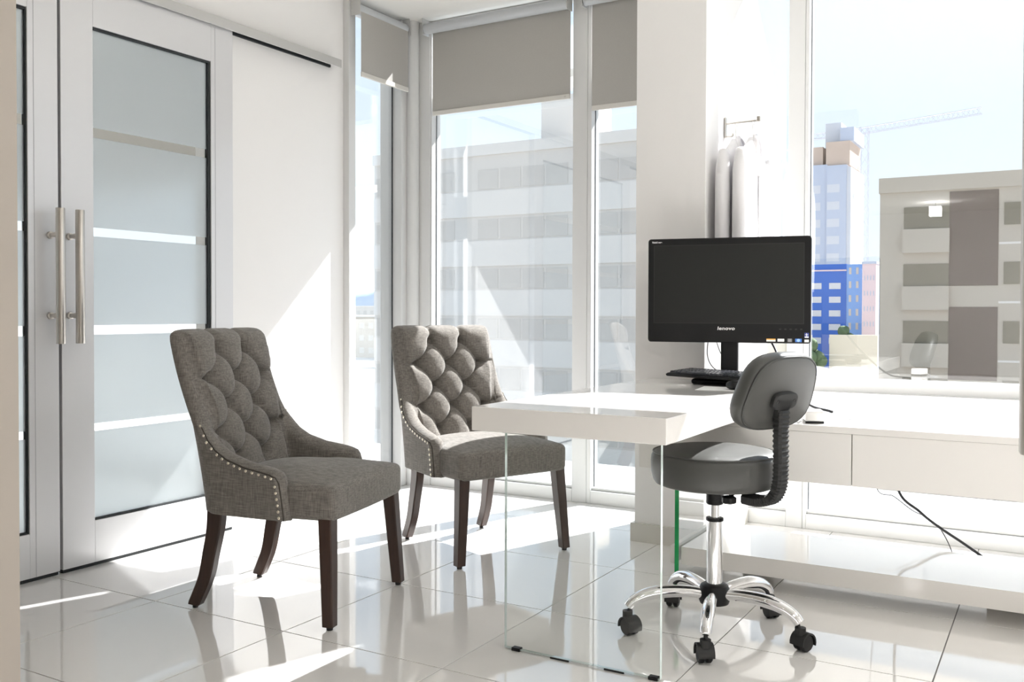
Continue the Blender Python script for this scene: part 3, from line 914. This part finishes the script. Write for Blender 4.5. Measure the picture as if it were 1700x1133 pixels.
# ------------------------------------------------------------------ coat hook and coats
hk = empty('coat_hook', (-1.288, 4.052, 1.77), 0, 'steel coat hook rail on the side of the pillar', 'hook')
MB().box(0.0005, .008, -.011, .011, -.006, .088, b=.003).build('wall_plate', M_steel, hk)
MB().tube([(.006, 0, .058), (.150, 0, .060)], .0048, 12).build('arm', M_steel, hk, smooth='auto')
MB().box(.142, .158, -.007, .007, .054, .078, b=.003).build('end_stop', M_steel, hk)
MB().tube(bez([(.006, 0, .002), (.028, 0, .001), (.036, 0, .004), (.037, 0, .014)], 5), .0045, 10).build('lower_peg', M_steel, hk, smooth='auto')
def coat(x, yaw, w, zb, label, seed):
    c = empty('lab_coat', (x, 4.055, 1.828), yaw, label, 'coat', 'white coats on the hook')
    rnd = random.Random(seed)
    MB().tube(bez([(0, .012, -.012), (0, .018, .004), (0, 0, .0165), (0, -.014, .004), (0, -.004, -.03), (0, 0, -.075)], 6), .0016, 8).build('hanger_wire', M_steel, c, smooth=True)
    ph = [rnd.uniform(0, 6) for _ in range(4)]
    rings = []
    N = 44
    prof = [(-.070, .020, .018), (-.082, .035, .022), (-.10, .070, .024), (-.13, .125, .025), (-.17, .175, .026), (-.215, .198, .027), (-.30, .205, .027), (-.45, .205, .028), (-.62, .205, .028), (-.80, .21, .028), (zb, .215, .028)]
    for z, hw, th in prof:
        ring = []
        hw *= w / .205
        k = min(1, max(0, (-.12 - z) / .3))
        for i in range(N):
            a = 2 * PI * i / N
            y = hw * math.copysign(abs(math.cos(a)) ** .75, math.cos(a))
            t = th * math.copysign(abs(math.sin(a)) ** .8, math.sin(a))
            t += k * .0065 * (math.sin(y * 62 + ph[0] + z * 2) + .6 * math.sin(y * 110 + ph[1] - z * 3)) * (1 if math.sin(a) > 0 else .6)
            ring.append((t, y, z + .01 * k * math.sin(a * 3 + ph[2])))
        rings.append(ring)
    MB().rings(rings).build('garment', M_coat, c, smooth=True)
    # sleeves hang at both ends
    for s in (-1, 1):
        pts = bez([(0, s * (w - .030), -.15), (.006, s * (w + .006), -.24), (.008, s * (w + .014), -.45), (.004, s * (w + .004), -.72)], 5)
        MB().tube(pts, [.026 + .008 * min(1, i / 5) for i in range(len(pts))], 14, flat=.9).build('sleeve', M_coat, c, smooth=True)
    # collar and the front edges
    col = MB()
    for s in (-1, 1):
        col.tube(bez([(.010, 0, -.060), (.022, s * .035, -.085), (.028, s * .040, -.13), (.030, s * .012, -.24)], 5), [.010] * 15 + [.004], 8, flat=.45)
    col.build('collar', M_coat, c, smooth=True)
    MB().box(.028, .034, -.012, .012, zb + .01, -.22, b=.003).build('front_placket', M_coat, c)
    return c
coat(-1.238, 0, .195, -.93, 'white lab coat hanging closest to the pillar', 3)
coat(-1.163, 0, .20, -.90, 'white lab coat hanging at the outer end of the hook', 5)

# ------------------------------------------------------------------ rolling stool
st = empty('rolling_stool', (-.922, 2.827, 0), 0, 'grey vinyl rolling stool with a small backrest and chrome base', 'stool')
def sw(q):
    rr = math.hypot(q.x, q.y) / .197
    return q
seat = MB()
prof = [(.02, .466), (.120, .464), (.172, .466), (.184, .471), (.191, .481), (.1965, .505), (.198, .535), (.1965, .552), (.192, .562), (.186, .5665), (.178, .571), (.150, .577), (.10, .582), (.05, .5835), (.012, .584)]
seat.lathe(prof, n=56)
se = seat.build('seat', M_vinyl, st, smooth=True)
def ringpath(r, z, n=56): return [(r * math.cos(2 * PI * k / n), r * math.sin(2 * PI * k / n), z) for k in range(n + 1)]
MB().tube(ringpath(.1905, .5665), .0028, 8, cap=False).build('piping', M_vinyl, se, smooth=True)
MB().lathe([(.024, .404), (.027, .408), (.027, .463), (.025, .4655)], n=24).build('seat_collar', M_black, st, smooth='auto')
MB().box(-.09, .11, -.055, .055, .4555, .4635, b=.002).build('seat_plate', M_black, st)
MB().lathe([(.0145, .33), (.0145, .44)], n=24).build('piston', M_chrome, st, smooth='auto')
MB().lathe([(.020, .352), (.0265, .353), (.0275, .357), (.0265, .362), (.018, .363)], n=24).build('collar_ring', M_black, st, smooth='auto')
MB().lathe([(.0245, .15), (.0245, .352)], n=28).build('column', M_chrome, st, smooth='auto')
MB().lathe([(.030, .093), (.044, .096), (.047, .105), (.047, .140), (.042, .152), (.032, .158), (.026, .159)], n=30).build('hub', M_black, st, smooth='auto')
for k in range(5):
    a = R(355 - 72 * k)
    ca, sa = math.cos(a), math.sin(a)
    def T(r, z, o=0): return (r * ca - o * sa, r * sa + o * ca, z)
    pts = bez([T(.035, .126), T(.09, .132), (T(.16, .131)), T(.215, .120), T(.25, .102), T(.268, .082)], 6)
    n = len(pts)
    rad = [.0205 - .004 * abs(i / (n - 1) - .45) * 2 for i in range(n)]
    lg = MB().tube(pts, rad, 14).build('base_leg', M_chrome, st, smooth=True)
    MB().tube([T(.262, .082), T(.268, .06)], .006, 10).build('caster_stem', M_blackm, lg)
    cs = a + R((70, 200, 120, -40, 250)[k])
    wx, wy = math.cos(cs), math.sin(cs)
    c0 = Vector(T(.270, .0265))
    off = Vector((wx, wy, 0)) * .012
    ax = Vector((-wy, wx, 0))
    hood = MB()
    rings = []
    for i in range(13):
        t = R(-20 + 210 * i / 12)
        o1 = c0 + off + Vector((wx, wy, 0)) * (.031 * math.cos(t)) + Vector((0, 0, .031 * math.sin(t)))
        o2 = c0 + off + Vector((wx, wy, 0)) * (.026 * math.cos(t)) + Vector((0, 0, .026 * math.sin(t)))
        rings.append([o1 + ax * .024, o1 - ax * .024, o2 - ax * .024, o2 + ax * .024])
    hood.rings(rings)
    hood.tube([c0 + Vector((0, 0, .022)), c0 + Vector((0, 0, .045))], .016, 14)
    hood.build('caster_hood', M_blackm, lg, smooth='auto')
    for s in (-1, 1):
        wm = MB()
        rr = []
        for r_, h_ in ((.010, .0), (.0225, .001), (.0262, .004), (.0262, .014), (.0225, .018), (.006, .0185)):
            rr.append([c0 + off + ax * (s * (.002 + h_)) + Vector((wx, wy, 0)) * (r_ * math.cos(2 * PI * j / 22)) + Vector((0, 0, r_ * math.sin(2 * PI * j / 22))) for j in range(22)])
        wm.rings(rr)
        wm.build('caster_wheel', M_black, lg, smooth='auto')
# ribbed back bar and padded backrest; n = backwards, u = along the pad
bh = R(-19.6)
nb = Vector((math.cos(bh), math.sin(bh), 0))
ub = Vector((-math.sin(bh), math.cos(bh), 0))
def B(n_, u_, z_): return nb * n_ + ub * u_ + Vector((0, 0, z_))
path = bez([B(.115, 0, .440), B(.14, 0, .439), B(.17, 0, .440), B(.212, 0, .456), B(.232, 0, .495), B(.236, 0, .56), B(.235, 0, .64), B(.238, 0, .715)], 11)
rings = []
dist = 0
for i, p in enumerate(path):
    t = (path[min(i + 1, len(path) - 1)] - path[max(i - 1, 0)]).normalized()
    nn = ub.cross(t).normalized()
    k = 1.0 if i % 2 == 0 else .78
    a_, b2 = .026 * (1.0 if i % 2 == 0 else .90), .0165 * k
    rings.append([p + ub * (a_ * cx) + nn * (b2 * cy) for cx, cy in ((1, .55), (.7, 1), (-.7, 1), (-1, .55), (-1, -.55), (-.7, -1), (.7, -1), (1, -.55))])
MB().rings(rings).build('back_bar', M_blackm, st)
pivot = B(.235, 0, .755)
tilt = R(18)
def PB(u_, z_, d_):
    """pad frame: u along width, z up the pad, d backwards"""
    return pivot + ub * u_ + nb * (d_ * math.cos(tilt) + z_ * math.sin(tilt)) + Vector((0, 0, z_ * math.cos(tilt) - d_ * math.sin(tilt)))
def padring(w, h, d, n=48, e=3.2):
    ring = []
    for k in range(n):
        a = 2 * PI * k / n
        ca, sa = math.cos(a), math.sin(a)
        rr = (abs(ca) ** e + abs(sa) ** e) ** (-1 / e)
        u_, z_ = w * rr * ca, h * rr * sa
        u_ *= 1 - .10 * (z_ / h)
        ring.append(PB(u_, z_ + .012, d + .10 * u_ * u_ * -1.6))
    return ring
PW, PH = .172, .117
pr = [padring(PW * f_, PH * f_, d_) for f_, d_ in ((.05, -.062), (.45, -.061), (.78, -.056), (.92, -.047), (.985, -.032), (1.0, -.016), (.985, -.004), (.955, .001))]
pad = MB().rings(pr).build('backrest', M_vinyl, st, smooth=True)
pr2 = [padring(PW * f_, PH * f_, d_) for f_, d_ in ((.945, -.001), (.935, .004), (.90, .006), (.6, .0075), (.05, .008))]
MB().rings(pr2).build('back_panel', M_vinyl, pad, smooth=True)
pp = padring(PW * .948, PH * .948, .0025)
MB().tube(pp + [pp[0]], .0026, 8, cap=False).build('piping', M_pipe, pad, smooth=True)
# bracket plate with two screws
bk = MB()
rg = []
for d_, f_ in ((.004, 1), (.018, 1), (.022, .93)):
    ring = []
    for k in range(28):
        a = 2 * PI * k / 28
        e = 3.5
        ca, sa = math.cos(a), math.sin(a)
        rr = (abs(ca) ** e + abs(sa) ** e) ** (-1 / e)
        ring.append(PB(.058 * f_ * rr * ca, -.008 + .026 * f_ * rr * sa, d_))
    rg.append(ring)
bk.rings(rg)
rg = []
for z_, w_ in ((-.005, .034), (-.035, .028), (-.062, .024)):
    rg.append([PB(w_, z_, .004), PB(w_, z_, .022), PB(-w_, z_, .022), PB(-w_, z_, .004)])
bk.rings(rg)
bk.build('bracket', M_blackm, st, smooth='auto')
for s in (-1, 1):
    sc_ = MB()
    sc_.rings([[PB(s * .041 + r_ * math.cos(2 * PI * k / 12), -.006 + r_ * math.sin(2 * PI * k / 12), d_) for k in range(12)] for r_, d_ in ((.0055, .0205), (.0055, .0228), (.002, .0215))])
    sc_.build('screw', M_black, st)
MB().tube([B(.095, -.030, .458), B(.098, -.052, .450)], .006, 10).build('lever_stem', M_black, st)
lv = MB()
q0 = B(.098, -.060, .441)
rg = []
for h_, r_ in ((-.012, .016), (-.008, .021), (.006, .021), (.010, .015)):
    rg.append([q0 + Vector((r_ * (1 + .08 * math.cos(6 * 2 * PI * k / 36)) * math.cos(2 * PI * k / 36), r_ * (1 + .08 * math.cos(6 * 2 * PI * k / 36)) * math.sin(2 * PI * k / 36), h_)) for k in range(36)])
lv.rings(rg).build('adjust_knob', M_black, st, smooth='auto')

# ------------------------------------------------------------------ tufted chairs
RC, WMID, FL = .062, .245, R(4)
ST = WMID - RC
SC_ = ST + RC * (PI / 2 - FL)
SMAX = SC_ + .262
def xb(z):
    t = (z - .33) / .60
    return -.208 - .128 * (t ** 1.25 if t > 0 else t)
def mid(s, z):
    """point of the shell's middle surface and its inward horizontal normal"""
    a = abs(s)
    sg = 1 if s >= 0 else -1
    k = min(1, max(0, (z - .60) / .30))
    st_ = ST + .036 * k * k * (3 - 2 * k)
    if a <= st_:
        p, n = (xb(z) + .006 * (a / st_) ** 2, a), (1, -.07 * a / st_)
    elif a <= SC_ + (st_ - ST):
        t = (a - st_) / RC
        p, n = (xb(z) + .006 + RC * (1 - math.cos(t)), st_ + RC * math.sin(t)), (math.cos(t), -math.sin(t))
    else:
        d = a - SC_ - (st_ - ST)
        t = PI / 2 - FL
        p = (xb(z) + .006 + RC * (1 - math.cos(t)) + d * math.cos(FL), st_ + RC * math.sin(t) + d * math.sin(FL))
        n = (math.cos(t), -math.sin(t))
    L_ = math.hypot(*n)
    return Vector((p[0], p[1] * sg, z)), Vector((n[0] / L_, n[1] * sg / L_, 0))
_T = [(0, .938), (.055, .938), (.072, .932), (.080, .926), (.088, .932), (.105, .938), (.19, .938), (.225, .936), (.238, .929), (.245, .916), (.249, .895), (.251, .860), (.2525, .80), (.2545, .72), (.258, .668), (.266, .630), (.280, .598), (.305, .566), (.345, .538), (.41, .516), (.47, .505), (.505, .498), (SMAX - .008, .488), (SMAX, .470)]
def Tz(s):
    a = abs(s)
    for (s0, z0), (s1, z1) in zip(_T, _T[1:]):
        if a <= s1:
            k = (a - s0) / (s1 - s0)
            return z0 + (z1 - z0) * k
    return _T[-1][1]
ZB = .335
edge = [(s_, Tz(s_)) for s_ in [i * SMAX / 90 for i in range(91)]] + [(_s, _z) for _s, _z in _T]
edge = sorted(set(edge))
edge += [(SMAX, .47 - (.47 - ZB) * k / 10) for k in range(1, 11)]
def seg_d(p, a, b):
    dx, dy = b[0] - a[0], b[1] - a[1]
    l2 = dx * dx + dy * dy
    t = 0 if l2 == 0 else max(0, min(1, ((p[0] - a[0]) * dx + (p[1] - a[1]) * dy) / l2))
    return math.hypot(p[0] - a[0] - t * dx, p[1] - a[1] - t * dy)
def edge_d(s, z):
    p = (abs(s), z)
    best = 1
    for a, b in zip(edge, edge[1:]):
        if min(a[0], b[0]) - p[0] > best or p[0] - max(a[0], b[0]) > best: continue
        d = seg_d(p, a, b)
        if d < best: best = d
    return best
BUT = []
for r_, z_ in enumerate((.868, .772, .680, .588, .496)):
    for s_ in ((-.080, .080) if r_ % 2 == 0 else (-.162, 0, .162)):
        BUT.append((s_, z_, r_))
CRE = []
for a in BUT:
    for b in BUT:
        if b[2] == a[2] + 1 and abs(a[0] - b[0]) < .1:
            CRE.append((a[:2], b[:2]))
    if a[2] == 0: CRE.append((a[:2], (a[0] * .98, .96)))
    if a[2] == 4: CRE.append((a[:2], (a[0] * .9, .40)))
    if abs(a[0]) > .15:
        CRE.append((a[:2], (math.copysign(.27, a[0]), a[1] + (.006 if a[2] == 1 else .022))))
def tuft(s, z):
    if abs(s) > .30: return 0, 0
    db = min(math.hypot(s - b[0], z - b[1]) for b in BUT)
    dc = 1
    for a, b in CRE:
        if abs(s - (a[0] + b[0]) / 2) > .12: continue
        dc = min(dc, seg_d((s, z), a, b))
    t = -.030 * math.exp(-(db / .020) ** 2) - .026 * math.exp(-db / .034)
    t += -.020 * math.exp(-dc / .013) - .010 * math.exp(-(dc / .004) ** 2)
    return t, dc
def g(d, r):
    if d >= r: return 1.0
    return math.sqrt(max(0, 1 - (1 - d / r) ** 2))
def inner_pt(s, z):
    p, n = mid(s, z)
    d = edge_d(s, z)
    t, dc = tuft(s, z)
    wing = min(1, max(0, (abs(s) - .20) / .08))
    off = (.056 - .018 * wing) * g(d, .055 - .012 * wing) + t * min(1, .25 + d / .06) + .010 * (lambda q: q * q * (3 - 2 * q))(min(1, max(0, (.25 - abs(s)) / .09))) * g(d, .06)
    q = p + n * off
    q.z += .0
    return q
def outer_pt(s, z):
    p, n = mid(s, z)
    d = edge_d(s, z)
    bulge = .006 * math.exp(-((d - .016) / .012) ** 2)
    return p - n * ((.028) * g(d, .026) + bulge)
ss = []
_a = [i * .0065 for i in range(0, 29)] + [.19 + i * .004 for i in range(0, 12)] + [.237 + i * .0013 for i in range(0, 32)] + [.281 + i * .0085 for i in range(0, 60)]
_a = sorted(x for x in set(_a) if x < SMAX - .022) + [SMAX - .020 * (1 - k / 9) ** 1.6 for k in range(0, 10)]
ss = [-x for x in reversed(_a[1:])] + _a
NR = 84
NT = 10
def build_shell():
    mb = MB()
    V = []
    cols = len(ss)
    for s in ss:
        T_ = Tz(s)
        col = []
        for j in range(NR + 1):
            t = j / NR
            t = 1 - (1 - t) ** 1.25
            z = ZB + (T_ - ZB) * t
            col.append(inner_pt(s, z))
        for j in range(NR - 1, -1, -2):
            t = max(0, (j - 1)) / NR
            t = 1 - (1 - (j / NR)) ** 1.25
            z = ZB + (T_ - ZB) * t
            col.append(outer_pt(s, z))
        V.append(col)
    n = len(V[0])
    vs = [p for c in V for p in c]
    fs = []
    for i in range(cols - 1):
        for j in range(n - 1):
            fs.append((i * n + j, (i + 1) * n + j, (i + 1) * n + j + 1, i * n + j + 1))
        fs.append((i * n + n - 1, (i + 1) * n + n - 1, (i + 1) * n, i * n))
    fs.append(tuple(range(n)))
    fs.append(tuple(reversed(range((cols - 1) * n, cols * n))))
    return mb.add(vs, fs)
def seat_fn(q):
    # q is relative to the seat centre: the front is wider than the part between the wings
    t = min(1, max(0, (q.x - .0) / .07))
    t = t * t * (3 - 2 * t)
    k = (.205 + (.262 - .205) * t) / .262
    y = q.y * k
    z = q.z
    cx, cy = q.x / .245, q.y / .262
    if z > 0:
        z += .036 * (1 - min(1, abs(cx)) ** 2.4) * (1 - min(1, abs(cy)) ** 2.6) * (z / .056)
    x = q.x + (.008 * (1 - min(1, abs(cy)) ** 2) if q.x > .15 else 0)
    return Vector((x, y, z))
def make_chair(loc, rz, label):
    c = empty('tufted_chair', loc, rz, label, 'chair', 'tufted linen chairs')
    MBs = build_shell()
    bk_ = MBs.build('backrest', M_linen, c, smooth=True)
    MB().rbox((.022, 0, .392), (.245, .262, .056), .024, (22, 22, 22), seat_fn).build('seat', M_linen, c, smooth=True)
    # buttons
    bmsh = None
    for s, z, r_ in BUT:
        p = inner_pt(s, z)
        _, n = mid(s, z)
        mb = MB()
        q = Vector((0, 0, 1)).rotation_difference(Vector((n.x, n.y, .12)).normalized()).to_matrix().to_4x4()
        if bmsh is None:
            bmsh = MB().lathe([(.009, -.004), (.0108, 0), (.0095, .0038), (.0055, .006), (.001, .0066)], n=14).mesh('button')
            bmsh.materials.append(M_linen)
            for pl in bmsh.polygons: pl.use_smooth = True
        o = link_mesh('button', bmsh, None, c)
        o.matrix_local = Matrix.Translation(p + n * .007) @ q
    # nailheads and piping follow the outer edge of both wings
    nl = [(SMAX - .020, .348 + k * .0195) for k in range(6)]
    s_ = SMAX - .030
    d0 = .026
    crv = []
    while s_ > .262:
        crv.append((s_, Tz(s_) - d0))
        s_ -= .003
    out = []
    last = nl[-1]
    for p in crv:
        if math.hypot(p[0] - last[0], p[1] - last[1]) > .0215:
            out.append(p); last = p
    nl += out
    nails = MB()
    for sg in (-1, 1):
        for s, z in nl:
            p = outer_pt(sg * s, z)
            _, n = mid(sg * s, z)
            rg = []
            e1 = Vector((0, 0, 1)); e2 = n.cross(e1)
            for r_, h_ in ((.0058, -.001), (.0055, .0012), (.0035, .003), (.0008, .0036)):
                rg.append([p - n * h_ + e1 * (r_ * math.cos(2 * PI * k / 9)) + e2 * (r_ * math.sin(2 * PI * k / 9)) for k in range(9)])
            nails.rings(rg)
    prop(nails.build('nailheads', M_nail, c, smooth=True), 'row of small brass nailheads', None, None, 'stuff')
    for sg in (-1, 1):
        pts = [outer_pt(sg * (SMAX - .0085), .338 + k * .013) for k in range(10)]
        pts += [outer_pt(sg * s, Tz(s) - .0165) for s in [SMAX - .015 - .006 * k for k in range(44)] if s > .254]
        MB().tube(pts, .0024, 6).build('piping', M_seam, c, smooth=True)
    # legs
    for sg in (-1, 1):
        rg = []
        for z, x, y, w in ((.345, .232, .234, .0235), (.20, .241, .244, .0215), (.012, .252, .258, .0185)):
            k = .0035
            x0, x1, y0, y1 = x - w, x + w, sg * y - w, sg * y + w
            rg.append([(x0 + k, y0, z), (x1 - k, y0, z), (x1, y0 + k, z), (x1, y1 - k, z), (x1 - k, y1, z), (x0 + k, y1, z), (x0, y1 - k, z), (x0, y0 + k, z)])
        l = MB().rings(rg).build('leg', M_walnut, c)
        MB().lathe([(.010, 0), (.011, .012)], c=(.252, sg * .258, 0), n=12).build('glide', M_blackm, l)
        rg = []
        sp = bez([(-.206, sg * .186, .345), (-.212, sg * .187, .27), (-.228, sg * .189, .19), (-.245, sg * .191, .11), (-.272, sg * .193, .045), (-.288, sg * .194, .012)], 5)
        for i, p in enumerate(sp):
            t = i / (len(sp) - 1)
            wx, wy, k = .029 - .009 * t, .019 - .002 * t, .004
            x0, x1, y0, y1 = p.x - wx, p.x + wx, p.y - wy, p.y + wy
            zt = p.z
            tl = -.35 * t * t if i < len(sp) - 1 else -.12
            f = lambda x: zt + (p.x - x) * tl * -1.0
            rg.append([(x, y, f(x)) for x, y in ((x0 + k, y0), (x1 - k, y0), (x1, y0 + k), (x1, y1 - k), (x1 - k, y1), (x0 + k, y1), (x0, y1 - k), (x0, y0 + k))])
        l = MB().rings(rg).build('leg', M_walnut, c, smooth='auto')
        MB().lathe([(.009, 0), (.010, .013)], c=(-.288, sg * .194, 0), n=12).build('glide', M_blackm, l)
    return c
def copy_thing(root, loc, rz, label):
    r = root.copy(); C.objects.link(r)
    r.location = loc; r.rotation_euler = (0, 0, rz); r['label'] = label
    for ch in list(root.children):
        k = ch.copy(); C.objects.link(k); k.parent = r
        for gch in list(ch.children):
            d = gch.copy(); C.objects.link(d); d.parent = k
    return r
ch1 = make_chair((-2.272, 2.434, 0), R(12.9), 'grey tufted chair with nailhead trim beside the frosted glass doors')
bpy.context.view_layer.update()
ch2 = copy_thing(ch1, (-2.127, 3.371, 0), R(-24.8), 'sunlit grey tufted chair in front of the window, partly behind the desk')
